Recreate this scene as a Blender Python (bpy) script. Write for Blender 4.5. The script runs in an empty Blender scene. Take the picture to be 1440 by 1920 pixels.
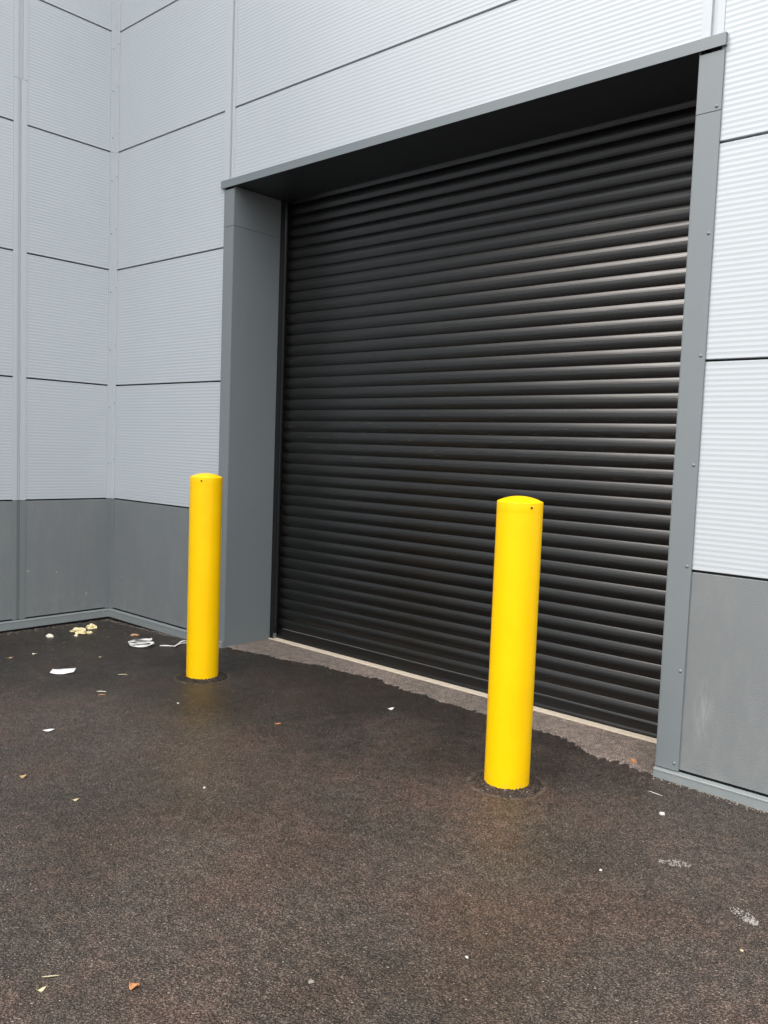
import bpy, bmesh, math, random
from mathutils import Vector, Matrix, noise
R = math.radians
scene = bpy.context.scene

# ------------------------------------------------------------------ camera
cam_d = bpy.data.cameras.new('camera'); cam = bpy.data.objects.new('camera', cam_d)
scene.collection.objects.link(cam); scene.camera = cam
cr = Vector((0.74698656, 0.66382018, 0.03679468)); cu = Vector((-0.07719896, 0.03163534, 0.99651369)); cf = Vector((-0.66034188, 0.74722284, -0.0748774))
m = Matrix((cr, cu, -cf)).transposed().to_4x4(); m.translation = Vector((6.77574, -3.97937, 1.56972)); cam.matrix_world = m
cam_d.sensor_fit = 'VERTICAL'; cam_d.sensor_height = 24; cam_d.sensor_width = 18; cam_d.lens = 1569.26/1920*24
cam_d.clip_start = .05; cam_d.clip_end = 500

# ------------------------------------------------------------------ light
SUN_EL, SUN_AZ = 46, 210          # azimuth: compass-like, from +Y clockwise towards +X
world = bpy.data.worlds.new('World'); scene.world = world; world.use_nodes = True
nt = world.node_tree; bg = nt.nodes['Background']
sky = nt.nodes.new('ShaderNodeTexSky'); sky.sky_type = 'NISHITA'; sky.sun_disc = False
sky.sun_elevation = R(SUN_EL); sky.sun_rotation = R(SUN_AZ); sky.air_density = 1.0; sky.dust_density = 6.0; sky.ozone_density = 1.0
hs = nt.nodes.new('ShaderNodeHueSaturation'); hs.inputs['Saturation'].default_value = .28
nt.links.new(sky.outputs[0], hs.inputs['Color']); # overcast: an even cloud layer over the clear sky, about three times brighter overhead than at the horizon
cloud = nt.nodes.new('ShaderNodeMix'); cloud.data_type = 'RGBA'; cloud.inputs[0].default_value = .88; cloud.inputs[7].default_value = (7.1, 7.2, 7.25, 1)
nt.links.new(hs.outputs[0], cloud.inputs[6])
tc = nt.nodes.new('ShaderNodeTexCoord'); sp = nt.nodes.new('ShaderNodeSeparateXYZ'); nt.links.new(tc.outputs['Generated'], sp.inputs[0])
mr = nt.nodes.new('ShaderNodeMapRange'); mr.inputs['From Min'].default_value = 0; mr.inputs['From Max'].default_value = 1; mr.inputs['To Min'].default_value = .42; mr.inputs['To Max'].default_value = 1.45
nt.links.new(sp.outputs[2], mr.inputs['Value'])
vm = nt.nodes.new('ShaderNodeVectorMath'); vm.operation = 'SCALE'; nt.links.new(cloud.outputs[2], vm.inputs[0]); nt.links.new(mr.outputs[0], vm.inputs['Scale'])
nt.links.new(vm.outputs[0], bg.inputs['Color']); bg.inputs['Strength'].default_value = .15
sl = bpy.data.lights.new('sun', 'SUN'); so = bpy.data.objects.new('sun', sl); scene.collection.objects.link(so)
sl.energy = .5; sl.angle = R(11.5); sl.color = (1, .90, .82)
sd = Vector((math.sin(R(SUN_AZ))*math.cos(R(SUN_EL)), math.cos(R(SUN_AZ))*math.cos(R(SUN_EL)), math.sin(R(SUN_EL))))
so.rotation_euler = sd.to_track_quat('Z', 'Y').to_euler()
scene.view_settings.view_transform = 'Standard'; scene.view_settings.look = 'None'; scene.view_settings.gamma = 1
scene.view_settings.exposure = 1.6

random.seed(7)
# ------------------------------------------------------------------ helpers
def link(o, parent=None):
    scene.collection.objects.link(o)
    if parent is not None: o.parent = parent
    return o
def tag(o, label=None, cat=None, group=None, kind=None):
    if label: o['label'] = label
    if cat: o['category'] = cat
    if group: o['group'] = group
    if kind: o['kind'] = kind
    return o
def empty(name, loc, label, cat, group=None):
    o = bpy.data.objects.new(name, None); o.location = loc; link(o); o.empty_display_size = .1
    return tag(o, label, cat, group)
class MB:
    def __init__(s): s.v = []; s.f = []; s.sm = []
    def add(s, vs, fs, smooth=False):
        n = len(s.v); s.v += [tuple(v) for v in vs]; s.f += [tuple(i+n for i in f) for f in fs]; s.sm += [smooth]*len(fs); return s
    def box(s, x0, x1, y0, y1, z0, z1):
        vs = [(x, y, z) for x in (x0, x1) for y in (y0, y1) for z in (z0, z1)]
        return s.add(vs, [(0,1,3,2),(4,6,7,5),(0,4,5,1),(2,3,7,6),(0,2,6,4),(1,5,7,3)])
    def build(s, name, mat, parent=None, bevel=0, recalc=True, origin=None):
        me = bpy.data.meshes.new(name); me.from_pydata(s.v, [], s.f); me.update()
        for p, sm in zip(me.polygons, s.sm): p.use_smooth = sm
        if recalc:
            bm = bmesh.new(); bm.from_mesh(me); bmesh.ops.recalc_face_normals(bm, faces=bm.faces)
            if bevel: bmesh.ops.bevel(bm, geom=bm.edges[:], offset=bevel, segments=2, affect='EDGES', clamp_overlap=True)
            bm.to_mesh(me); bm.free()
        me.materials.append(mat); o = bpy.data.objects.new(name, me)
        if origin is not None:
            me.transform(Matrix.Translation(-Vector(origin)))
            o.location = origin
        return link(o, parent)

# ------------------------------------------------------------------ materials
def newmat(name):
    mt = bpy.data.materials.new(name); mt.use_nodes = True; return mt, mt.node_tree, mt.node_tree.nodes['Principled BSDF']
class NT:
    def __init__(s, t): s.t = t; s.co = None
    def n(s, ty, **k):
        x = s.t.nodes.new(ty)
        for a, b in k.items():
            if a.startswith('_'): setattr(x, a[1:], b)
            else: x.inputs[a.replace('_', ' ')].default_value = b
        return x
    def l(s, a, b): s.t.links.new(a, b)
    def coord(s):
        if s.co is None:
            g = s.t.nodes.new('ShaderNodeNewGeometry'); s.co = g.outputs['Position']
        return s.co
    def map(s, scale=(1,1,1), loc=(0,0,0)):
        x = s.n('ShaderNodeMapping'); x.inputs['Scale'].default_value = scale; x.inputs['Location'].default_value = loc; s.l(s.coord(), x.inputs[0]); return x.outputs[0]
    def noise(s, scale, detail=2, rough=.5, vec=None):
        x = s.n('ShaderNodeTexNoise', Scale=scale, Detail=detail, Roughness=rough); s.l(vec if vec is not None else s.coord(), x.inputs['Vector']); return x.outputs['Fac']
    def vor(s, scale, feature='F1', out='Distance', vec=None, rnd=1):
        x = s.n('ShaderNodeTexVoronoi', _feature=feature, Scale=scale, Randomness=rnd); s.l(vec if vec is not None else s.coord(), x.inputs['Vector']); return x.outputs[out]
    def ramp(s, fac, a, b, ca=(0,0,0,1), cb=(1,1,1,1)):
        x = s.n('ShaderNodeValToRGB'); e = x.color_ramp.elements; e[0].position = a; e[1].position = b; e[0].color = ca; e[1].color = cb; s.l(fac, x.inputs[0]); return x.outputs[0]
    def mix(s, fac, a, b, mode='MIX'):
        x = s.n('ShaderNodeMix', _data_type='RGBA', _blend_type=mode)
        for v, i in ((fac, 0), (a, 6), (b, 7)):
            if hasattr(v, 'is_linked') or isinstance(v, bpy.types.NodeSocket): s.l(v, x.inputs[i])
            else: x.inputs[i].default_value = v
        return x.outputs[2]
    def math(s, op, a, b=0.0, clamp=False):
        x = s.n('ShaderNodeMath', _operation=op, _use_clamp=clamp)
        for v, i in ((a, 0), (b, 1)):
            if isinstance(v, bpy.types.NodeSocket): s.l(v, x.inputs[i])
            else: x.inputs[i].default_value = v
        return x.outputs[0]
    def bump(s, h, strength, dist, prev=None):
        x = s.n('ShaderNodeBump', Strength=strength, Distance=dist); s.l(h, x.inputs['Height'])
        if prev is not None: s.l(prev, x.inputs['Normal'])
        return x.outputs[0]

def coated(name, col, rough=.4, dirt=.0, emboss=0, spec=.5, splash=0, wav=.0):
    mt, t, b = newmat(name); k = NT(t)
    c = (*col, 1)
    n1 = k.noise(.9, 4, .6)
    o = k.mix(k.ramp(n1, .3, .75), c, tuple(x*1.05 for x in col)+(1,))
    if dirt:
        n2 = k.noise(3.0, 8, .78, k.map((2.2, 2.2, .7)))
        o = k.mix(k.math('MULTIPLY', k.ramp(n2, .46, .72), dirt), o, (.30, .30, .28, 1))
        # splashed grit low on the wall
        sx = k.n('ShaderNodeSeparateXYZ'); k.l(k.coord(), sx.inputs[0])
        low = k.math('SUBTRACT', 1.0, k.math('MULTIPLY', sx.outputs[2], 2.6), True)
        n3 = k.noise(9, 5, .7)
        o = k.mix(k.math('MULTIPLY', k.math('MULTIPLY', low, k.ramp(n3, .42, .68)), dirt*1.2), o, (.31, .30, .275, 1))
    if name == 'embossed_grey_panel':        # one chalky rub mark with runs on the right-hand low panel
        vd = k.n('ShaderNodeVectorMath', _operation='DISTANCE'); k.l(k.map((9, 1, 2.6)), vd.inputs[0]); vd.inputs[1].default_value = (5.345*9, 0, .36*2.6)
        blot = k.math('SUBTRACT', 1.0, k.math('MULTIPLY', vd.outputs['Value'], 1.9), True)
        o = k.mix(k.math('MULTIPLY', k.math('MULTIPLY', blot, k.ramp(k.noise(1, 5, .75, k.map((70, 1, 9))), .40, .60)), .38), o, (.40, .40, .38, 1))
    if splash:
        v = k.vor(11); sz = k.noise(7, 3, .7)
        d = k.math('LESS_THAN', v, k.math('MULTIPLY', k.math('SUBTRACT', sz, .53, True), .9))
        o = k.mix(k.math('MULTIPLY', d, splash), o, (.55, .53, .48, 1))
    k.l(o, b.inputs['Base Color'])
    b.inputs['Roughness'].default_value = rough; b.inputs['Specular IOR Level'].default_value = spec
    r = k.math('ADD', k.math('MULTIPLY', k.noise(14, 4, .7), .16), rough-.08); k.l(r, b.inputs['Roughness'])
    nrm = None
    if wav: nrm = k.bump(k.noise(1.6, 2, .5), wav, .02)
    if emboss: nrm = k.bump(k.noise(170, 2, .5), emboss, .002, nrm)
    if nrm is not None: k.l(nrm, b.inputs['Normal'])
    return mt
M = {}
M['clad'] = coated('light_grey_cladding', (.44, .472, .498), .42, spec=.42, wav=.12)
M['trim'] = coated('light_grey_trim', (.44, .47, .498), .38, wav=.05)
M['dado'] = coated('embossed_grey_panel', (.168, .180, .186), .45, dirt=.22, emboss=.7, splash=.5)
M['dtrim'] = coated('dark_grey_trim', (.165, .182, .188), .36, dirt=.10, splash=.25)
M['surround'] = coated('grey_flashing', (.166, .188, .198), .36, dirt=.04, wav=.10)
M['soffit'] = coated('dark_soffit', (.045, .052, .058), .4)  # darker base colour than the rest of the door surround
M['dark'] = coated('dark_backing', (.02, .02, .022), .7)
M['railmetal'] = coated('black_guide_metal', (.006, .006, .007), .4)
M['rubber'] = coated('black_seal', (.008, .008, .009), .6)

def shutter_mat():
    mt, t, b = newmat('black_shutter'); k = NT(t)
    st = k.noise(1.0, 5, .75, k.map((6, 6, 420)))          # drawn lines along the slats
    dust = k.noise(2.2, 5, .7, k.map((.8, 1, 3)))
    o = k.mix(k.math('MULTIPLY', k.ramp(dust, .42, .78), .5), (.0015, .0014, .0014, 1), (.009, .007, .0055, 1))
    sc = k.noise(1, 3, .8, k.map((9, 1, 130), (3, 0, 1)))
    # scuffs in a band at truck height
    sx = k.n('ShaderNodeSeparateXYZ'); k.l(k.coord(), sx.inputs[0])
    band = k.math('SUBTRACT', 1.0, k.math('MULTIPLY', k.math('ABSOLUTE', k.math('SUBTRACT', sx.outputs[2], 1.63)), 3.2), True)
    o = k.mix(k.math('MULTIPLY', k.math('MULTIPLY', k.ramp(sc, .62, .70), band), .45), o, (.22, .19, .17, 1))
    k.l(o, b.inputs['Base Color'])
    k.l(k.math('ADD', k.math('MULTIPLY', st, .14), .28), b.inputs['Roughness'])
    b.inputs['Specular IOR Level'].default_value = .72
    k.l(k.bump(st, .10, .001, k.bump(k.noise(1.0, 3, .5, k.map((1.3, 1, 9))), .35, .01)), b.inputs['Normal'])
    return mt
M['shutter'] = shutter_mat()

BOL = [(2.232, -.621, .1062), (4.670, -.641, .1070)]
def asphalt_mat(name, base=(.0435, .0355, .0305), fine=1.0, pale=False):
    mt, t, b = newmat(name); k = NT(t)
    w = k.noise(35, 3, .6)
    wx = k.n('ShaderNodeVectorMath', _operation='MULTIPLY_ADD'); k.l(w, wx.inputs[0]); wx.inputs[1].default_value = (.02, .02, .02); k.l(k.coord(), wx.inputs[2]); wv = wx.outputs[0]
    s1 = k.vor(150*fine, vec=wv); s2 = k.vor(340*fine, vec=wv)
    c1 = k.vor(150*fine, out='Color', vec=wv); c2 = k.vor(340*fine, out='Color', vec=wv)
    g1 = k.n('ShaderNodeSeparateColor'); k.l(c1, g1.inputs[0]); g2 = k.n('ShaderNodeSeparateColor'); k.l(c2, g2.inputs[0])
    dk = tuple(x*.20 for x in base)+(1,); md = base+(1,); lt = tuple(x*2.3 for x in base)+(1,)
    o = k.mix(g1.outputs[0], dk, lt)
    o = k.mix(.5, o, k.mix(g2.outputs[0], dk, lt))
    o = k.mix(k.math('MULTIPLY', k.ramp(s1, .36, .60), .75), o, tuple(x*.15 for x in base)+(1,))      # binder between the stones
    o = k.mix(k.ramp(k.noise(16, 4, .7), .40, .62), k.mix(1.0, o, (.80, .80, .80, 1), 'MULTIPLY'), k.mix(1.0, o, (1.22, 1.20, 1.18, 1), 'MULTIPLY'))
    # big soft patches: reddish dust against greyer ones, wetter ones darker
    big = k.noise(1.15, 5, .6); big2 = k.noise(2.3, 4, .6, k.map((1,1,1), (5,3,1)))
    o = k.mix(k.math('MULTIPLY', k.ramp(big2, .44, .62), 0.0 if pale else .8), o, k.mix(1.0, o, (1.16, .98, .93, 1), 'MULTIPLY'))
    o = k.mix(k.ramp(big, .36, .66), k.mix(1.0, o, (.74, .76, .72, 1), 'MULTIPLY'), k.mix(1.0, o, (1.16, 1.12, 1.10, 1), 'MULTIPLY'))
    # paler away from both walls, broken up by noise
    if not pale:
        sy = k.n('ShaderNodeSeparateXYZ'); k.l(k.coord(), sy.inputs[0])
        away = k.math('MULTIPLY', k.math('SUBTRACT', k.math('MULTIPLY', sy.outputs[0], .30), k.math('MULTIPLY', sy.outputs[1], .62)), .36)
        far_tone = k.ramp(k.math('ADD', away, k.math('MULTIPLY', k.noise(1.7, 6, .68, k.map((1,1,1), (2,9,4))), .75)), .80, 1.50)
        o = k.mix(far_tone, o, k.mix(1.0, o, (2.0, 1.92, 1.88, 1), 'MULTIPLY'))
    # pale chips
    chips = k.math('MULTIPLY', k.math('GREATER_THAN', g1.outputs[1], .985 if not pale else .93), k.math('LESS_THAN', s1, .42))
    o = k.mix(k.math('MULTIPLY', chips, .8), o, (.30, .27, .23, 1))
    ch2 = k.math('MULTIPLY', k.math('GREATER_THAN', g2.outputs[2], .975), k.math('LESS_THAN', s2, .5))
    o = k.mix(k.math('MULTIPLY', ch2, .55), o, (.26, .23, .20, 1))
    if not pale:
        dust = None
        for (bx, by, br) in BOL:       # pale dusty rim where the collar meets the older surface
            vm = k.n('ShaderNodeVectorMath', _operation='DISTANCE'); k.l(k.coord(), vm.inputs[0]); vm.inputs[1].default_value = (bx, by, 0)
            d = k.math('ADD', vm.outputs['Value'], k.math('MULTIPLY', k.noise(14, 3, .6), .03))
            rim = k.math('SUBTRACT', 1.0, k.math('MULTIPLY', k.math('ABSOLUTE', k.math('SUBTRACT', d, .195)), 75.0), True)
            dust = rim if dust is None else k.math('MAXIMUM', dust, rim)
        o = k.mix(k.math('MULTIPLY', k.math('MULTIPLY', dust, k.ramp(k.noise(22, 4, .7), .42, .62)), .55), o, (.24, .20, .15, 1))
    k.l(o, b.inputs['Base Color'])
    wet = k.ramp(k.noise(1.5, 5, .65, k.map((1,1,1), (1,7,3))), .35, .65)
    k.l(k.math('ADD', k.math('MULTIPLY', wet, .16), .33 if not pale else .55), b.inputs['Roughness'])
    b.inputs['Specular IOR Level'].default_value = .28 if not pale else .3
    h1 = k.math('SUBTRACT', 1.0, k.math('MULTIPLY', s1, 1.2), True)
    h2 = k.math('SUBTRACT', 1.0, s2, True)
    hh = k.math('ADD', k.math('MULTIPLY', h1, k.math('ADD', k.math('MULTIPLY', g1.outputs[2], .9), .3)), k.math('MULTIPLY', h2, .35))
    n = k.bump(hh, 1.0, .0055)
    n = k.bump(k.noise(9, 4, .6), .25, .012, n)
    k.l(n, b.inputs['Normal'])
    return mt
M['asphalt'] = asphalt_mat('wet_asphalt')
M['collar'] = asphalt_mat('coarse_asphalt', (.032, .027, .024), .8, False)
M['oldpave'] = asphalt_mat('worn_pale_asphalt', (.37, .30, .265), 1.5, True)

def plain(name, col, rough=.6, var=.15, sc=60, bmp=.2, spec=.4):
    mt, t, b = newmat(name); k = NT(t)
    o = k.mix(k.noise(sc, 4, .6), tuple(x*(1-var) for x in col)+(1,), tuple(min(1, x*(1+var)) for x in col)+(1,))
    k.l(o, b.inputs['Base Color']); b.inputs['Roughness'].default_value = rough; b.inputs['Specular IOR Level'].default_value = spec
    if bmp: k.l(k.bump(k.noise(sc*2, 3, .6), bmp, .002), b.inputs['Normal'])
    return mt
M['concrete'] = plain('pale_concrete', (.62, .53, .42), .8, .22, 40)
M['foam'] = plain('cream_foam', (.78, .66, .38), .9, .15, 120, .5)
M['foamw'] = plain('pale_foam', (.80, .74, .60), .9, .1, 120, .5)
M['white'] = plain('white_plastic', (.70, .68, .66), .45, .08, 60, .1)
M['paper'] = plain('white_card', (.80, .76, .76), .7, .06, 60, .15)
M['chip'] = plain('brown_chip', (.42, .24, .14), .7)
M['orange'] = plain('orange_leaf', (.42, .19, .08), .6)
M['tan'] = plain('tan_leaf', (.42, .29, .14), .6)
M['straw'] = plain('straw', (.46, .39, .24), .6)
M['stone'] = plain('pale_stone', (.48, .46, .42), .7, .15, 150)
M['steel'] = plain('steel', (.35, .36, .36), .35, .1, 60, 0, .8); M['steel'].node_tree.nodes['Principled BSDF'].inputs['Metallic'].default_value = .7
M['grit'] = plain('pale_grit', (.22, .19, .16), .8, .6, 90)
def yellow_mat():
    mt, t, b = newmat('yellow_powder_coat'); k = NT(t)
    o = k.mix(k.ramp(k.noise(5, 4, .6), .35, .7), (.93, .535, .001, 1), (.97, .575, .001, 1))
    sx = k.n('ShaderNodeSeparateXYZ'); k.l(k.coord(), sx.inputs[0])
    low = k.math('SUBTRACT', 1.0, k.math('MULTIPLY', sx.outputs[2], 9.0), True)
    o = k.mix(k.math('MULTIPLY', k.math('MULTIPLY', low, k.ramp(k.noise(30, 5, .7), .50, .66)), .3), o, (.40, .28, .10, 1))
    v = k.vor(9); s = k.noise(6, 3, .7)
    d = k.math('LESS_THAN', v, k.math('MULTIPLY', k.math('SUBTRACT', s, .58, True), .6))
    o = k.mix(k.math('MULTIPLY', d, .45), o, (.30, .20, .05, 1))
    k.l(o, b.inputs['Base Color']); b.inputs['Specular IOR Level'].default_value = .22
    k.l(k.math('ADD', k.math('MULTIPLY', k.noise(20, 3, .6), .15), .27), b.inputs['Roughness'])
    k.l(k.bump(k.noise(260, 2, .5), .05, .001), b.inputs['Normal'])
    return mt
M['yellow'] = yellow_mat()

# ------------------------------------------------------------------ ground
def gz(x, y):
    z = -.042*math.exp(-(max(x, 0)/1.15)**2) * math.exp(-(max(-y, 0)/3.0)**2)
    if x > 5.2: z -= .012*min(1, (x-5.2)/.6)*math.exp(-(y/1.0)**2)
    return z
def ground():
    xs = [-60, -30, -12, -5, -2, -.6] + [i*.12-.4 for i in range(0, 92)] + [11.5, 14, 20, 35, 70]
    ys = [-70, -35, -20, -12, -9, -7.5] + [-7+i*.12 for i in range(0, 66)] + [1.2, 2, 6, 14, 40]
    v = []; f = []
    for y in ys:
        for x in xs:
            z = gz(x, y)
            if -.5 < x < 11 and -7.1 < y < .9:
                z += .006*(noise.noise(Vector((x*1.1, y*1.1, 3)))-.0)*min(1, abs(y)/.8)*(0 if y > -.05 else 1)
            v.append((x, y, z))
    nx = len(xs)
    for j in range(len(ys)-1):
        for i in range(nx-1): a = j*nx+i; f.append((a, a+1, a+nx+1, a+nx))
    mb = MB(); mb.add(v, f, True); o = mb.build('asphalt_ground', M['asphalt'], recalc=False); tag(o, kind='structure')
ground()
# worn paler surfacing in the doorway, ragged front edge
def strip():
    pts = [(1.672, .018), (1.765, .024), (1.97, .061), (2.28, .107), (2.46, .16), (2.61, .215), (2.70, .19), (3.01, .232), (3.34, .187), (3.52, .181), (3.73, .161), (4.05, .165), (4.34, .168), (4.56, .118), (4.76, .04), (4.91, -.012), (5.02, .0), (5.13, -.012)]
    e = []; N = 1100
    for i in range(N+1):
        x = pts[0][0]+(pts[-1][0]-pts[0][0])*i/N
        for (a, b) in zip(pts, pts[1:]):
            if a[0] <= x <= b[0]+1e-9: y = a[1]+(b[1]-a[1])*(x-a[0])/(b[0]-a[0])
        y += .030*noise.noise(Vector((x*7, 0, 0))) + .070*abs(noise.noise(Vector((x*17, 4, 0)))) - .016 + .022*noise.noise(Vector((x*55, 9, 0))) + .02*noise.noise(Vector((x*150, 2, 0)))
        e.append((x, y))
    mb = MB(); rows = []
    vs = []
    for (x, y) in e:
        vs += [(x, y, .0005), (x, y+.004, .0045), (x, .27, .0045), (x, .432, .0045)]
    fs = [(4*i+k, 4*i+4+k, 4*i+5+k, 4*i+1+k) for i in range(N) for k in range(3)]
    mb.add(vs, fs)
    tag(mb.build('doorway_pavement', M['oldpave'], recalc=True), kind='structure')
strip()
mb = MB(); mb.box(1.672, 5.136, .432, 1.3, -.05, .012)
o = mb.build('threshold_slab', M['concrete'], bevel=.004); tag(o, kind='structure')

# ------------------------------------------------------------------ building
bld = empty('warehouse_building', (0, 0, 0), 'light grey ribbed metal warehouse wall corner with darker grey lower panels and black roller door', 'building')
Z1 = 1.041; NR = 9  # upper rows unseen; wall height raised to block sky from the shutter reflections
def WM(s, o, z): return (s, -o, z)        # main wall: outward is -Y
def WL(s, o, z): return (o, -s, z)        # return wall on the left: outward is +X
def prism(mb, prof, s0, s1, W, caps=True, smooth=False):
    """prof: list of (outward, z) extruded along the wall"""
    n = len(prof); vs = [W(s0, o, z) for o, z in prof]+[W(s1, o, z) for o, z in prof]
    fs = [(i, (i+1) % n, n+(i+1) % n, n+i) for i in range(n)]
    mb.add(vs, fs, smooth)
    if caps: mb.add(vs, [tuple(range(n)), tuple(range(2*n-1, n-1, -1))])
G = .006
def ribbed(s0, s1, z0, z1, W, name='cladding_panel'):
    """micro-rib panel face with folded edges into the joint"""
    a, b = z0+G, z1-G; prof = [(-.028, a), (-.002, a), (0, a+.002)]
    z = z0+.0125
    while z < z1-.015:
        if z > a+.006 and z+.022 < b-.003:
            prof += [(0, z), (-.0002, z+.002), (-.0008, z+.0105), (-.00088, z+.0125), (-.0008, z+.0145), (-.0002, z+.023)]
        z += .025
    prof += [(0, b-.002), (-.002, b), (-.028, b)]
    mb = MB(); prism(mb, prof, s0, s1, W, caps=False)
    n = len(prof)
    mb.f.pop(n-1); mb.sm.pop(n-1)            # open at the back
    return mb.build(name, M['clad'], bld)
bays_m = [(.03, 1.556), (1.635, 5.168), (5.229, 8.770), (8.785, 12.4)]
bays_l = [(.03, .811), (.857, 4.410), (4.456, 8.010), (8.056, 11.6)]
for i, (a, b) in enumerate(bays_m):
    for r in range(NR):
        z0 = Z1+r; z1 = z0+1
        if i == 1:
            if z1 < 3.5: continue
            z0 = max(z0, 3.496)
        aa, bb = a, b
        if i == 0 and z0 > 4: bb = 1.59
        if i == 2 and z0 > 4: aa = 5.203
        ribbed(aa, bb, z0, z1, WM)
for (a, b) in bays_l:
    for r in range(NR): ribbed(a, b, Z1+r, Z1+r+1, WL)
def flat_panel(s0, s1, W):
    mb = MB(); prism(mb, [(-.028, .060), (-.002, .060), (0, .062), (0, Z1-G-.002), (-.002, Z1-G), (-.028, Z1-G)], s0, s1, W)
    return mb.build('dado_panel', M['dado'], bld)
for i, (a, b) in enumerate(bays_m):
    if i != 1: flat_panel(a, b, WM)
for (a, b) in bays_l: flat_panel(a, b, WL)
# core behind the panels
mb = MB()
mb.box(-.3, 1.668, .03, .6, -.2, 10.0); mb.box(5.139, 12.4, .03, .6, -.2, 10.0); mb.box(1.668, 5.139, .03, .6, 3.50, 10.0)
mb.box(-.3, -.03, -11.6, .029, -.2, 10.0)
mb.build('wall_core', M['dark'], bld)
mb = MB(); mb.box(-.3, 12.4, -.03, .6, 10.03, 10.13); mb.box(-.3, .03, -11.6, -.0305, 10.03, 10.13); mb.build('unseen_parapet_capping', M['trim'], bld)

# vertical joint strips: two flanges and a sunk middle
def joint(s0, s1, z0, z1, W, mat, c0=.42, c1=.66, extra=0.0):
    P = .0035+extra; w = s1-s0; a = s0+w*c0; b = s0+w*c1
    prof = [(s0, .0002), (s0, P), (a, P), (a+.002, -.012), (b-.002, -.012), (b, P), (s1, P), (s1, .0002), (b+.002, .0002), (b, -.016), (a, -.016), (a-.002, .0002)]
    mb = MB(); n = len(prof)
    vs = [W(s, o, z0) for s, o in prof]+[W(s, o, z1) for s, o in prof]
    fs = [(i, (i+1) % n, n+(i+1) % n, n+i) for i in range(n)]
    mb.add(vs, fs); mb.add(vs, [tuple(range(n)), tuple(range(2*n-1, n-1, -1))])
    return mb.build('joint_strip', mat, bld)
for c, W in ((.836, WL), (4.435, WL), (8.035, WL)):
    joint(c-.055, c+.055, .052, Z1-.003, W, M['dtrim']); joint(c-.055, c+.055, Z1+.001, 4.379, W, M['trim']); 
    joint(c-.055, c+.055, 4.381, 10.02, W, M['trim'], .3, .66, .001)
joint(1.534, 1.655, 3.530, 10.02, WM, M['trim'], .55, .78); joint(5.127, 5.234, 3.530, 10.02, WM, M['trim'], .42, .68)
joint(8.72, 8.83, .052, Z1-.003, WM, M['dtrim']); joint(8.72, 8.83, Z1+.001, 10.02, WM, M['trim'])
# inside corner trim: an angle lapping both walls
def corner(z0, z1, mat, w=.052, t=.004):
    mb = MB()
    prof = [(.0005, -w), (t, -w), (t, -t), (w, -t), (w, -.0005), (.0005, -.0005)]
    n = len(prof); vs = [(x, y, z0) for x, y in prof]+[(x, y, z1) for x, y in prof]
    mb.add(vs, [(i, (i+1) % n, n+(i+1) % n, n+i) for i in range(n)]); mb.add(vs, [tuple(range(n)), tuple(range(2*n-1, n-1, -1))])
    c = mb.build('corner_trim', mat, bld)
    return c
ct1 = corner(.052, Z1-.003, M['dtrim']); ct2 = corner(Z1+.001, 4.040, M['trim']); ct3 = corner(4.0415, 10.02, M['trim'], .054, .0052)
def screw(parent, s, z, W, o=.004, r=.0055, mat=None):
    mb = MB(); vs = []; N = 10
    for rr, h in ((1.5, 0), (1.5, .001), (1.0, .0012), (.9, .0035), (.45, .0048)):
        for k in range(N): a = 2*math.pi*k/N; vs.append(W(s+rr*r*math.cos(a), o+h, z+rr*r*math.sin(a)))
    fs = [(j*N+k, j*N+(k+1) % N, (j+1)*N+(k+1) % N, (j+1)*N+k) for j in range(4) for k in range(N)]+[tuple(range(4*N, 5*N))]
    mb.add(vs, fs, True); return mb.build('screw', mat or M['surround'], parent)
for z in (.28, .62, .9): screw(ct1, .034, z, WL, .0045, .0035); screw(ct1, .040, z-.06, WM, .0045, .0035)
for z in (1.35, 1.85, 2.35, 2.85, 3.35, 3.8): screw(ct2, .034, z, WL, .0045, .0035); screw(ct2, .040, z+.04, WM, .0045, .0035)
for z in (4.16, 4.55, 4.9): screw(ct3, .034, z, WL, .0055, .0035); screw(ct3, .040, z+.04, WM, .0055, .0035)
# base flashing: drip ledge with a sloping top, dark gap above it
def base(s0, s1, W, m0=0, m1=0, mat=None):
    prof = [(-.003, .048), (0, .048), (.030, .044), (.032, .042), (.032, .037), (.0295, .036), (.0295, -.020), (.027, -.022), (-.003, -.022)]
    mb = MB(); n = len(prof)
    vs = [W(s0+m0*(o), o, z) for o, z in prof]+[W(s1+m1*o, o, z) for o, z in prof]
    mb.add(vs, [(i, (i+1) % n, n+(i+1) % n, n+i) for i in range(n)]); mb.add(vs, [tuple(range(n)), tuple(range(2*n-1, n-1, -1))])
    return mb.build('base_flashing', mat or M['dtrim'], bld)
M['baset'] = coated('base_flashing_grey', (.215, .24, .245), .34, dirt=.22, splash=.3)
base(.0, 1.668, WM, 1, 0, M['baset']); base(.0, 11.6, WL, 1, 0, M['baset']); base(5.130, 12.4, WM, 0, 0, M['baset'])
# near-black strip added behind the flashing, its colour standing in for shade in the gap
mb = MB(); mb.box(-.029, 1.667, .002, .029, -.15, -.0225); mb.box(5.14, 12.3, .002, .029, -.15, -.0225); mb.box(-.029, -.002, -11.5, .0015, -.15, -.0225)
mb.build('gap_shade_strip', M['dark'], bld)

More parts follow.
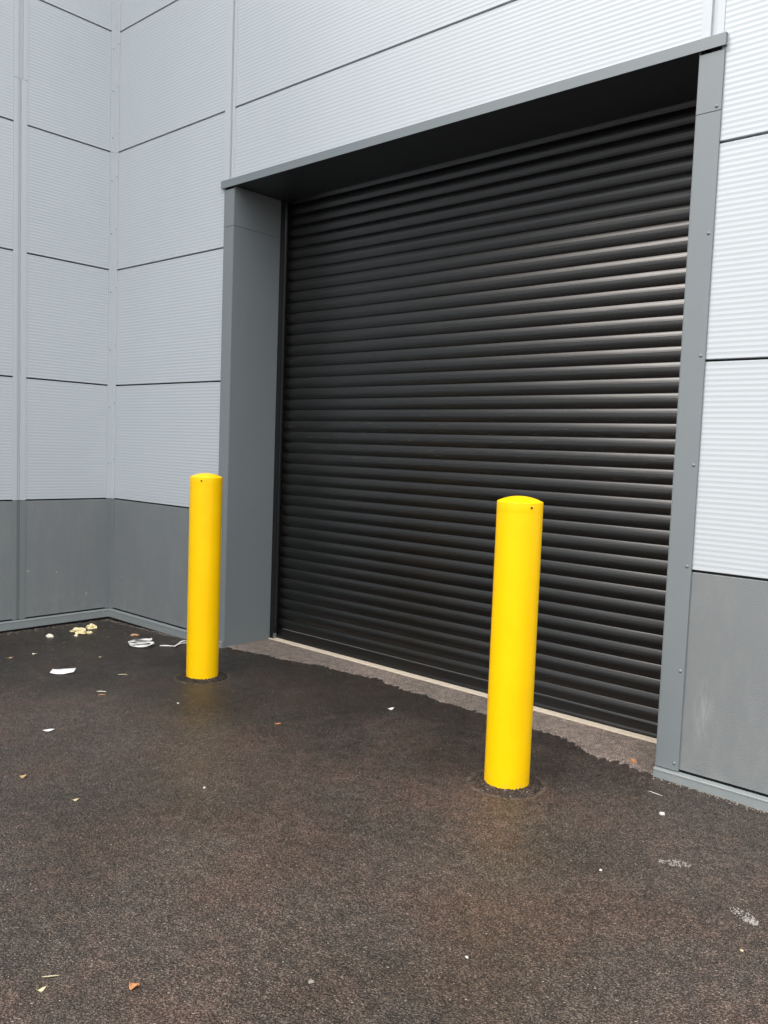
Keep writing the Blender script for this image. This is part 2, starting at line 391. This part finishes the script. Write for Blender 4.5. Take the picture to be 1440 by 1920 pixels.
# door surround
sur = bpy.data.objects.new('door_surround', None); link(sur, bld); sur.location = (3.4, 0, 0)
def sub(mb, name, mat, parent, bevel=0):
    o = mb.build(name, mat, parent, bevel); o.matrix_parent_inverse = Matrix.Translation(-Vector((3.4, 0, 0))); return o
D = .445
def jamb(x0, x1, inner, name='jamb'):
    lo = MB(); up = MB()
    zl = .052 if inner == x0 else .050
    for mb, z0, z1, e in ((lo, zl, 3.184, 0), (up, 3.186, 3.455, .001)):
        mb.box(x0, x1, -.0105-e, -.0075-e, z0, z1)
    sub(lo, name, M['surround'], sur, .0008); sub(up, name, M['surround'], sur, .0008)
    edge = MB(); xo = x1 if inner == x0 else x0
    s = 1 if inner == x0 else -1
    edge.box(min(xo, xo-s*.002), max(xo, xo-s*.002), -.0074, .0, zl, 3.455); sub(edge, 'jamb_return', M['surround'], sur)
def reveal(x, s):
    for z0, z1 in ((-.03, 3.184), (3.186, 3.470)):
        mb = MB(); mb.box(min(x, x-s*.003), max(x, x-s*.003), -.0102, D, z0, z1); sub(mb, 'reveal', M['surround'], sur)
jamb(1.557, 1.6735, 1.6735); jamb(5.1335, 5.2474, 5.1335)
reveal(1.677, 1); reveal(5.130, -1)
mb = MB(); mb.box(1.66, 5.147, -.008, .62, 3.474, 3.480); sub(mb, 'soffit', M['soffit'], sur)
# head flashing: folded cap with a drip
mb = MB(); prof = [(-.004, 3.528), (.023, 3.525), (.025, 3.523), (.025, 3.468), (.022, 3.468), (.022, 3.517), (.0, 3.519), (-.004, 3.519)]
n = len(prof); X0, X1 = 1.530, 5.253
vs = [WM(X0, o, z) for o, z in prof]+[WM(X1, o, z) for o, z in prof]
mb.add(vs, [(i, (i+1) % n, n+(i+1) % n, n+i) for i in range(n)]); mb.add(vs, [tuple(range(n)), tuple(range(2*n-1, n-1, -1))])
mb.box(X0, X0+.002, -.0215, -.001, 3.470, 3.5165); mb.box(X1-.002, X1, -.0215, -.001, 3.470, 3.5165)
sub(mb, 'head_flashing', M['surround'], sur)
for z in (.089, .548, 1.061, 1.548, 2.064, 2.63, 3.205):
    s_ = screw(sur, 5.226, z, WM, .0108 if z < 3.186 else .0118, .0055); s_.matrix_parent_inverse = Matrix.Translation(-Vector((3.4, 0, 0)))
def WR(s, o, z): return (1.677+o, s, z)
for z in (.62, 1.35, 2.06, 2.8):
    s_ = screw(sur, .415, z, WR, .0002, .004); s_.matrix_parent_inverse = Matrix.Translation(-Vector((3.4, 0, 0)))

# roller door
door = bpy.data.objects.new('roller_door', None); link(door, bld); door.location = (3.4, .49, 0)
def dsub(mb, name, mat, bevel=0):
    o = mb.build(name, mat, door, bevel); o.matrix_parent_inverse = Matrix.Translation(-Vector((3.4, .49, 0))); return o
PITCH = .0837; TOP = 3.441+PITCH; Y0 = .505; AMP = .0105
def prof_slat(t):
    # outward bulge of one curved slat; t runs 0 top .. 1 bottom
    return AMP*(1-(2*(.02+.94*t)-1)**2)+.001
mb = MB(); prof = []
k = 0
while TOP-(k+1)*PITCH > .075:
    zt = TOP-k*PITCH; jit = random.uniform(-.0007, .0007)
    prof.append((Y0+.006, zt-.0005)); prof.append((Y0-.001, zt-.0018))
    for i in range(0, 25):
        t = i/24; z = zt-.003-t*(PITCH-.0055); y = Y0-prof_slat(t)+jit
        if i in (8, 15): prof += [(y, z+.0011), (y+.0012, z+.0006), (y+.0012, z-.0006), (y-.0002, z-.0011)]
        else: prof.append((y, z))
    prof.append((Y0+.006, zt-PITCH+.0014))
    k += 1
zb = TOP-k*PITCH
vs = []; NX = 1
for (y, z) in prof: vs += [(1.715, y, z), (5.09, y, z)]
mb.add(vs, [(2*i, 2*i+1, 2*i+3, 2*i+2) for i in range(len(prof)-1)], False)
cur = dsub(mb, 'curtain', M['shutter'])
# light smoothing across the curved faces only
me = cur.data
for p in me.polygons: p.use_smooth = True
bm = bmesh.new(); bm.from_mesh(me)
for e in bm.edges:
    if len(e.link_faces) == 2 and e.calc_face_angle(0) > R(22): e.smooth = False
bm.to_mesh(me); bm.free()
mb = MB()
pr = [(Y0+.01, zb), (Y0-.012, zb-.002), (Y0-.014, zb-.004), (Y0-.014, zb-.022), (Y0-.0125, zb-.0225), (Y0-.0125, zb-.0245), (Y0-.014, zb-.025), (Y0-.014, .038), (Y0-.020, .034), (Y0-.022, .028), (Y0-.022, .022), (Y0-.018, .020), (Y0+.01, .020)]
n = len(pr); vs = [(1.715, y, z) for y, z in pr]+[(5.09, y, z) for y, z in pr]
mb.add(vs, [(i, (i+1) % n, n+(i+1) % n, n+i) for i in range(n)]); mb.add(vs, [tuple(range(n)), tuple(range(2*n-1, n-1, -1))])
dsub(mb, 'bottom_rail', M['shutter'])
mb = MB(); mb.box(1.72, 5.085, Y0-.014, Y0+.008, .012, .0199); dsub(mb, 'rubber_seal', M['rubber'])
for x0, x1 in ((1.6775, 1.722), (5.083, 5.1295)):
    mb = MB(); mb.box(x0, x1, D+.001, D+.010, .0125, 3.4715); mb.box(x0, x1, Y0+.02, Y0+.04, .0125, 3.4715)
    xi = x0 if x0 < 3 else x1-.006; mb.box(xi, xi+.006, D+.0105, Y0+.0195, .0125, 3.4715)
    dsub(mb, 'guide_rail', M['railmetal'])
mb = MB(); mb.box(1.7225, 1.7245, D-.002, D+.03, .0125, .055); dsub(mb, 'rail_foot', M['steel'])

# ------------------------------------------------------------------ bollards
def bollard(x, y, r, h, rise, hole_px_dir, label):
    b = empty('bollard', (x, y, 0), label, 'bollard', 'yellow bollards in front of the roller door')
    def lathe(pts, name, mat, N=72):
        mb = MB(); vs = []
        for (rr, z) in pts:
            for k in range(N): a = 2*math.pi*k/N; vs.append((rr*math.cos(a), rr*math.sin(a), z))
        fs = [(j*N+k, j*N+(k+1) % N, (j+1)*N+(k+1) % N, (j+1)*N+k) for j in range(len(pts)-1) for k in range(N)]
        fs.append(tuple(range((len(pts)-1)*N, len(pts)*N)))
        mb.add(vs, fs, True); o = mb.build(name, mat, b)
        bm = bmesh.new(); bm.from_mesh(o.data)
        for e in bm.edges:
            if len(e.link_faces) == 2 and e.calc_face_angle(0) > R(30): e.smooth = False
        bm.to_mesh(o.data); bm.free(); return o
    lathe([(r, -.12), (r, h-.046)], 'tube', M['yellow'])
    pts = [(r, h-.0459), (r+.0002, h-.044), (r+.0002, h-.003), (r-.0002, h-.0008)]
    RR = (r*r+rise*rise)/(2*rise)
    for i in range(0, 15):
        rr = (r-.001)*(1-i/14.5); pts.append((rr, h+math.sqrt(RR*RR-rr*rr)-(RR-rise)))
    cap = lathe(pts, 'domed_cap', M['yellow'])
    a = hole_px_dir; N = 12; mb = MB()
    c = Vector((math.cos(a), math.sin(a), 0)); tn = Vector((-math.sin(a), math.cos(a), 0)); vs = []
    for q, d in ((.0055, .0018), (.0055, .0030), (.0035, .0034), (.0025, .0022)):
        for k in range(N):
            g = 2*math.pi*k/N; vs.append(c*(r+d)+tn*(q*math.cos(g))+Vector((0, 0, h-.022+q*math.sin(g))))
    fs = [(j*N+k, j*N+(k+1) % N, (j+1)*N+(k+1) % N, (j+1)*N+k) for j in range(3) for k in range(N)]+[tuple(range(3*N, 4*N))]
    mb.add(vs, fs); mb.build('screw', M['rubber'], cap)
    return b
bollard(2.232, -.621, .1060, 1.343, .026, -.92, 'yellow steel bollard standing left, beside the door jamb nearer the wall corner')
bollard(4.670, -.641, .1070, 1.350, .026, -.50, 'yellow steel bollard standing right, in front of the black roller shutter')
# made-good asphalt collars around each bollard: coarse, ragged where it meets the steel
for (bx, by, br), sd_ in zip(BOL, (3, 8)):
    N = 260; rings = 26; vs = []
    for j in range(rings+1):
        t = j/rings
        for k in range(N):
            a = 2*math.pi*k/N; ca, sa = math.cos(a), math.sin(a)
            ro = .168+.018*noise.noise(Vector((ca*1.6, sa*1.6, sd_)))+.006*noise.noise(Vector((ca*9, sa*9, sd_)))
            rr = (br-.003)+(ro-br+.003)*t; x, y = bx+rr*ca, by+rr*sa
            h = .0095*(1-t)**1.5+.0035
            h += .0055*noise.noise(Vector((x*85, y*85, sd_)))+.004*noise.noise(Vector((x*190, y*190, sd_)))
            if t > .9: h = h*(1-t)/.1-.004*(t-.9)/.1
            vs.append((x, y, gz(x, y)+h+.001))
    fs = [(j*N+k, j*N+(k+1) % N, (j+1)*N+(k+1) % N, (j+1)*N+k) for j in range(rings) for k in range(N)]
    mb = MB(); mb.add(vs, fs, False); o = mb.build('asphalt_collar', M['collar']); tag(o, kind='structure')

# ------------------------------------------------------------------ litter
def chunk(name, x, y, sx, sy, sz, mat, label, cat, group=None, seed=1, rough=.45, sub_=3, rot=0):
    bm = bmesh.new(); bmesh.ops.create_icosphere(bm, subdivisions=sub_, radius=1)
    for v in bm.verts:
        n = noise.noise(v.co*1.7+Vector((seed, 0, 0)))*rough+noise.noise(v.co*4.5+Vector((0, seed, 0)))*rough*.45
        v.co *= 1+n
        v.co.x *= sx; v.co.y *= sy; v.co.z = max(v.co.z, -.55)*sz
    me = bpy.data.meshes.new(name); bm.to_mesh(me); bm.free(); me.materials.append(mat)
    o = bpy.data.objects.new(name, me); o.location = (x, y, gz(x, y)+sz*.5); o.rotation_euler.z = rot; link(o)
    return tag(o, label, cat, group)
FG = 'crumbs of insulation foam along the left wall'
chunk('foam_piece', .40, -.515, .080, .050, .024, M['foam'], 'largest cream foam crumb lying below the left wall panel', 'foam', FG, 2, .7)
chunk('foam_piece', .30, -.345, .050, .036, .022, M['foam'], 'cream foam crumb closest to the wall corner', 'foam', FG, 5, .6)
chunk('foam_piece', .40, -.765, .034, .026, .016, M['foamw'], 'pale foam crumb left of the largest foam crumb', 'foam', FG, 9, .4)
chunk('foam_piece', .51, -.60, .014, .013, .010, M['foamw'], 'small pale foam crumb just in front of the largest one', 'foam', FG, 12, .4)
chunk('foam_piece', .49, -.47, .032, .022, .013, M['foam'], 'flat cream foam crumb against the right side of the largest one', 'foam', FG, 14, .7)
chunk('brown_chip', .81, -.25, .038, .022, .010, M['chip'], 'brown wood chip near the wall behind the tangled white strap', 'chip', None, 4, .4, 2, .6)
chunk('pebble', 5.346, -.423, .014, .012, .007, M['stone'], 'flat white pebble on asphalt in front of the right base flashing', 'pebble', None, 3, .2)
chunk('pebble', 4.978, .072, .020, .013, .014, M['orange'], 'orange-brown stone on the doorway paving by the right jamb', 'stone', None, 21, .5, 2)
chunk('pebble', 5.502-.11, -1.09, .006, .006, .004, M['stone'], 'tiny white pebble left of the pale scuff near the right side', 'pebble', None, 6, .2, 2)
chunk('pebble', 5.354, -1.904, .006, .005, .004, M['stone'], 'tiny round white pebble low right of centre on the open asphalt', 'pebble', None, 7, .2, 2)
chunk('pebble', 3.744, -1.714, .007, .006, .005, M['stone'], 'tiny white pebble on the asphalt below the left bollard', 'pebble', None, 8, .2, 2)
chunk('pebble', 5.964, -1.239, .006, .004, .004, M['straw'], 'tiny yellow pebble near the right edge of the photo', 'pebble', None, 10, .3, 2)
chunk('pebble', 5.10, -2.33, .010, .008, .004, M['grit'], 'cluster-like pale crumb on the asphalt at the bottom centre', 'crumb', None, 17, .9)
chunk('pebble', 2.62, -1.08, .008, .007, .005, M['stone'], 'small white pebble on asphalt left of the left bollard base', 'pebble', None, 19, .3, 2)

def sheet(name, x, y, L, W, rot, mat, label, cat, curl=.02, th=.0012, shape=None, group=None, lift=.002):
    N, K = 14, 6; vs = []
    for j in range(K+1):
        for i in range(N+1):
            u = i/N*2-1; v = j/K*2-1; wf = 1 if shape is None else shape(u)
            sx = u*L/2; sy = v*W/2*wf
            z = lift+curl*(u*u*.7+.25*math.sin(u*3+v))*1+.25*curl*v*v*(.5+u*.5)
            vs.append((sx, sy, max(z, .001)))
    n = len(vs); vs += [(a, b, c+th) for a, b, c in vs]
    w = N+1; fs = []
    for j in range(K):
        for i in range(N):
            a = j*w+i; fs.append((a, a+w, a+w+1, a+1)); fs.append((n+a, n+a+1, n+a+w+1, n+a+w))
    for i in range(N):
        fs.append((i, i+1, n+i+1, n+i)); a = K*w+i; fs.append((a, n+a, n+a+1, a+1))
    for j in range(K):
        a = j*w; fs.append((a, n+a, n+a+w, a+w)); a = j*w+N; fs.append((a, a+w, n+a+w, n+a))
    mb = MB(); mb.add(vs, fs, True); o = mb.build(name, mat); o.location = (x, y, gz(x, y)); o.rotation_euler.z = rot
    return tag(o, label, cat, group)
# white card, bent; long axis roughly across the view
sheet('card_scrap', 1.52, -1.235, .150, .115, .95, M['paper'], 'bent white card scrap lying on asphalt left of the left bollard', 'card', .010, .002)
leafs = lambda u: max(.05, (1-u*u)**.7)
sheet('paper_scrap', 2.562, -1.858, .062, .028, 1.05, M['paper'], 'small white oval paper scrap in the open at the left', 'paper', .006, .001, leafs)
sheet('leaf', .915, -1.322, .055, .022, 1.2, M['tan'], 'orange-tan leaf at the left edge of the photo', 'leaf', .01, .0006, leafs, 'fallen leaves')
sheet('leaf', .908, -1.136, .036, .030, .3, M['foamw'], 'pale cream leaf fragment below the left wall', 'leaf', .008, .0006, leafs, 'fallen leaves')
sheet('leaf', 1.315, -.845, .026, .022, .8, M['straw'], 'small yellowish leaf fragment between the card and the tangled strap', 'leaf', .006, .0006, leafs, 'fallen leaves')
sheet('leaf', 3.076, -2.236, .040, .024, .8, M['tan'], 'tan leaf on asphalt near the left edge, halfway down', 'leaf', .012, .0006, leafs, 'fallen leaves')
sheet('leaf', 3.473, -2.192, .032, .016, .9, M['straw'], 'straw-coloured leaf right of the tan leaf at the left', 'leaf', .008, .0006, leafs, 'fallen leaves')
sheet('leaf', 4.756, -2.701, .034, .028, .2, M['orange'], 'orange leaf at the bottom left of the photo', 'leaf', .014, .0006, leafs, 'fallen leaves')
sheet('leaf', 4.584, -2.891, .030, .010, 1.3, M['straw'], 'curled pale leaf below the straw stalk, bottom left', 'leaf', .010, .0006, leafs, 'fallen leaves')
sheet('wood_chip', 3.301, -.885, .034, .013, .9, M['orange'], 'orange wood chip on asphalt between the two bollards', 'chip', .003, .003, None)
sheet('leaf', 3.551, -.20, .046, .022, 1.1, M['foamw'], 'cream leaf on asphalt just in front of the roller door', 'leaf', .010, .0008, leafs, 'fallen leaves')
def stick(x, y, L, w, rot, mat, label, bend=.006, cat='stick', name='twig'):
    mb = MB(); N = 8; vs = []
    for i in range(N+1):
        u = i/N*2-1; r = w*(.6+.4*(1-u*u))
        for k in range(6):
            a = k*math.pi/3; vs.append((u*L/2, bend*(u*u-.5)+r*math.cos(a), max(.0005, r+r*math.sin(a)+.003*(1-u*u))))
    fs = [(i*6+k, i*6+(k+1) % 6, (i+1)*6+(k+1) % 6, (i+1)*6+k) for i in range(N) for k in range(6)]+[tuple(range(6)), tuple(range(N*6, N*6+6))]
    mb.add(vs, fs, True); o = mb.build(name, mat); o.location = (x, y, gz(x, y)); o.rotation_euler.z = rot; return tag(o, label, cat)
stick(1.851, -.987, .062, .0028, 1.0, M['straw'], 'pale twig left of the left bollard base')
stick(2.108, -1.29, .060, .0024, .70, M['foamw'], 'thin white splinter lying behind an orange one')
stick(2.175, -1.325, .045, .0028, .75, M['orange'], 'short orange splinter in front of a thin white one')
stick(4.543, -2.844, .050, .0018, .95, M['straw'], 'straw stalk on asphalt at the bottom left')
stick(5.229, -.229, .075, .0013, -.1, M['white'], 'thin white fibre on asphalt by the end of the right base flashing', cat='fibre', name='fibre')

def band(name, pts, w, th, mat, label, cat, flat=True):
    """flat plastic strap following points (x,y,z)"""
    P = [Vector(p) for p in pts]; Q = []
    for i in range(len(P)-1):
        p0 = P[max(i-1, 0)]; p1 = P[i]; p2 = P[i+1]; p3 = P[min(i+2, len(P)-1)]
        for k in range(8):
            t = k/8; Q.append(.5*((2*p1)+(p2-p0)*t+(2*p0-5*p1+4*p2-p3)*t*t+(3*p1-p0-3*p2+p3)*t**3))
    Q.append(P[-1]); vs = []
    for i, q in enumerate(Q):
        tg = (Q[min(i+1, len(Q)-1)]-Q[max(i-1, 0)]).normalized(); sd2 = Vector((0, 0, 1)).cross(tg).normalized(); up = tg.cross(sd2)
        tw = .5*math.sin(i*.21); s2 = sd2*math.cos(tw)+up*math.sin(tw); u2 = -sd2*math.sin(tw)+up*math.cos(tw)
        q = q+Vector((0, 0, gz(q.x, q.y)))
        for a, b_ in ((-1, -1), (1, -1), (1, 1), (-1, 1)):
            c = q+s2*(w/2*a)+u2*(th/2*b_); c.z = max(c.z, gz(c.x, c.y)+.001); vs.append(c)
    fs = [(i*4+k, i*4+(k+1) % 4, (i+1)*4+(k+1) % 4, (i+1)*4+k) for i in range(len(Q)-1) for k in range(4)]+[(0, 1, 2, 3), tuple(range(len(Q)*4-4, len(Q)*4))]
    mb = MB(); mb.add(vs, fs); o = mb.build(name, mat); return tag(o, label, cat)
# ground directions as seen from the door side: e = along the wall to the right of the view, d = towards the viewer
U = Vector((.142, .117)); V = Vector((.242, -.152)); c0 = Vector((1.160, -.412))      # U along the wall side, V towards the yard
pp = [(.36, -.44), (.0, -.46), (-.30, -.38), (-.50, -.16), (-.36, .02), (.05, -.08), (.42, -.10), (.52, .02), (.30, .16), (-.10, .18), (-.42, .22), (-.38, .42), (-.05, .48), (.30, .36), (.50, .10), (.25, -.02), (-.15, .04), (-.40, -.05), (-.25, -.24), (.10, -.26), (.38, -.22), (.40, -.36)]
band('tangled_strap', [(c0.x+U.x*a+V.x*b_, c0.y+U.y*a+V.y*b_, .006+.0013*i) for i, (a, b_) in enumerate(pp)], .023, .0016, M['white'], 'tangled flat white plastic strap lying near the wall, left of the left bollard', 'strap')
pp = [(0, 0), (.27, 0), (.55, .03), (.70, -.06), (.86, -.37), (1.0, -.56), (1.14, -.59), (1.27, -.44), (1.14, -.28), (.95, -.22), (.77, -.06), (.59, .25)]
band('plastic_tie', [(1.294+U.x*a+V.x*b_, -.33+U.y*a+V.y*b_, .005+.0012*i) for i, (a, b_) in enumerate(pp)], .011, .004, M['white'], 'white looped plastic tie poking out behind the left bollard', 'tie')

# ------------------------------------------------------------------ chalky scuffs, grit
def flecks(name, cx, cy, L, W, rot, n, size, mat, label=None, cat=None, kind=None, dens=None, seed=1):
    rnd = random.Random(seed); mb = MB()
    for _ in range(n):
        while True:
            u, v = rnd.uniform(-1, 1), rnd.uniform(-1, 1)
            if dens is None or rnd.random() < dens(u, v): break
        lx, ly = u*L/2, v*W/2; x = cx+lx*math.cos(rot)-ly*math.sin(rot); y = cy+lx*math.sin(rot)+ly*math.cos(rot)
        s = size*rnd.uniform(.4, 1.3); K = 6; a0 = rnd.random()*6; z = gz(x, y)+.0045
        ring = [(x+s*rnd.uniform(.5, 1.1)*math.cos(a0+2*math.pi*k/K), y+s*rnd.uniform(.5, 1.1)*math.sin(a0+2*math.pi*k/K)) for k in range(K)]
        vs = [(a, b_, z-.006) for a, b_ in ring]+[(x+(a-x)*.8, y+(b_-y)*.8, z) for a, b_ in ring]
        mb.add(vs, [(k, (k+1) % K, K+(k+1) % K, K+k) for k in range(K)]+[tuple(range(K, 2*K))])
    return tag(mb.build(name, mat), label, cat, None, kind)
M['chalk'] = plain('chalky_residue', (.30, .275, .26), .9, .25, 200)
dd = lambda u, v: (1 if u*u+v*v < 1 else 0)*(.4+.6*(math.sin(u*13) > -.2))
flecks('paint_scuff', 5.572, -.822, .125, .055, .55, 110, .0030, M['chalk'], 'broken pale scuff mark on asphalt below the right door jamb', 'scuff mark', dens=dd, seed=2)
dd2 = lambda u, v: (1 if u*u+v*v < 1 else 0)*(.15+.85*max(0, u))
flecks('paint_scuff', 5.898, -1.018, .120, .055, -.5, 150, .0034, M['chalk'], 'bright pale scuff mark on asphalt near the right edge of the photo', 'scuff mark', dens=dd2, seed=5)
# loose grit: along the foot of the walls and thinly over the yard
def grit():
    rnd = random.Random(11); mb = MB()
    def stone(x, y, s):
        z = gz(x, y)+s*.25; p = [(1,0,0),(-1,0,0),(0,1,0),(0,-1,0),(0,0,.8),(0,0,-.8)]; a = rnd.random()*6; ca, sa = math.cos(a), math.sin(a)
        vs = []
        for q in p:
            k = s*rnd.uniform(.6, 1.2); vs.append((x+k*(q[0]*ca-q[1]*sa), y+k*(q[0]*sa+q[1]*ca), z+k*q[2]))
        mb.add(vs, [(0,2,4),(2,1,4),(1,3,4),(3,0,4),(2,0,5),(1,2,5),(3,1,5),(0,3,5)])
    for _ in range(650): stone(.035+abs(rnd.gauss(0, .05)), -rnd.uniform(.02, 2.2), rnd.uniform(.0015, .005))
    for _ in range(500): stone(rnd.uniform(.05, 1.65), -.035-abs(rnd.gauss(0, .025)), rnd.uniform(.0015, .005))
    for _ in range(420): stone(rnd.uniform(5.13, 7.5), -.034-abs(rnd.gauss(0, .018)), rnd.uniform(.0015, .006))
    for _ in range(260): stone(rnd.uniform(1.7, 5.12), rnd.uniform(.02, .42), rnd.uniform(.001, .003))
    for _ in range(1500): stone(rnd.uniform(.1, 6.8), -rnd.uniform(.05, 3.6), rnd.uniform(.0010, .0028))
    for _ in range(260): stone(.1+abs(rnd.gauss(0, .55)), -rnd.uniform(.1, 1.8), rnd.uniform(.0015, .005))
    tag(mb.build('grit', M['grit']), 'loose pale grit scattered over the asphalt and along the wall foot', 'grit', None, 'stuff')
grit()
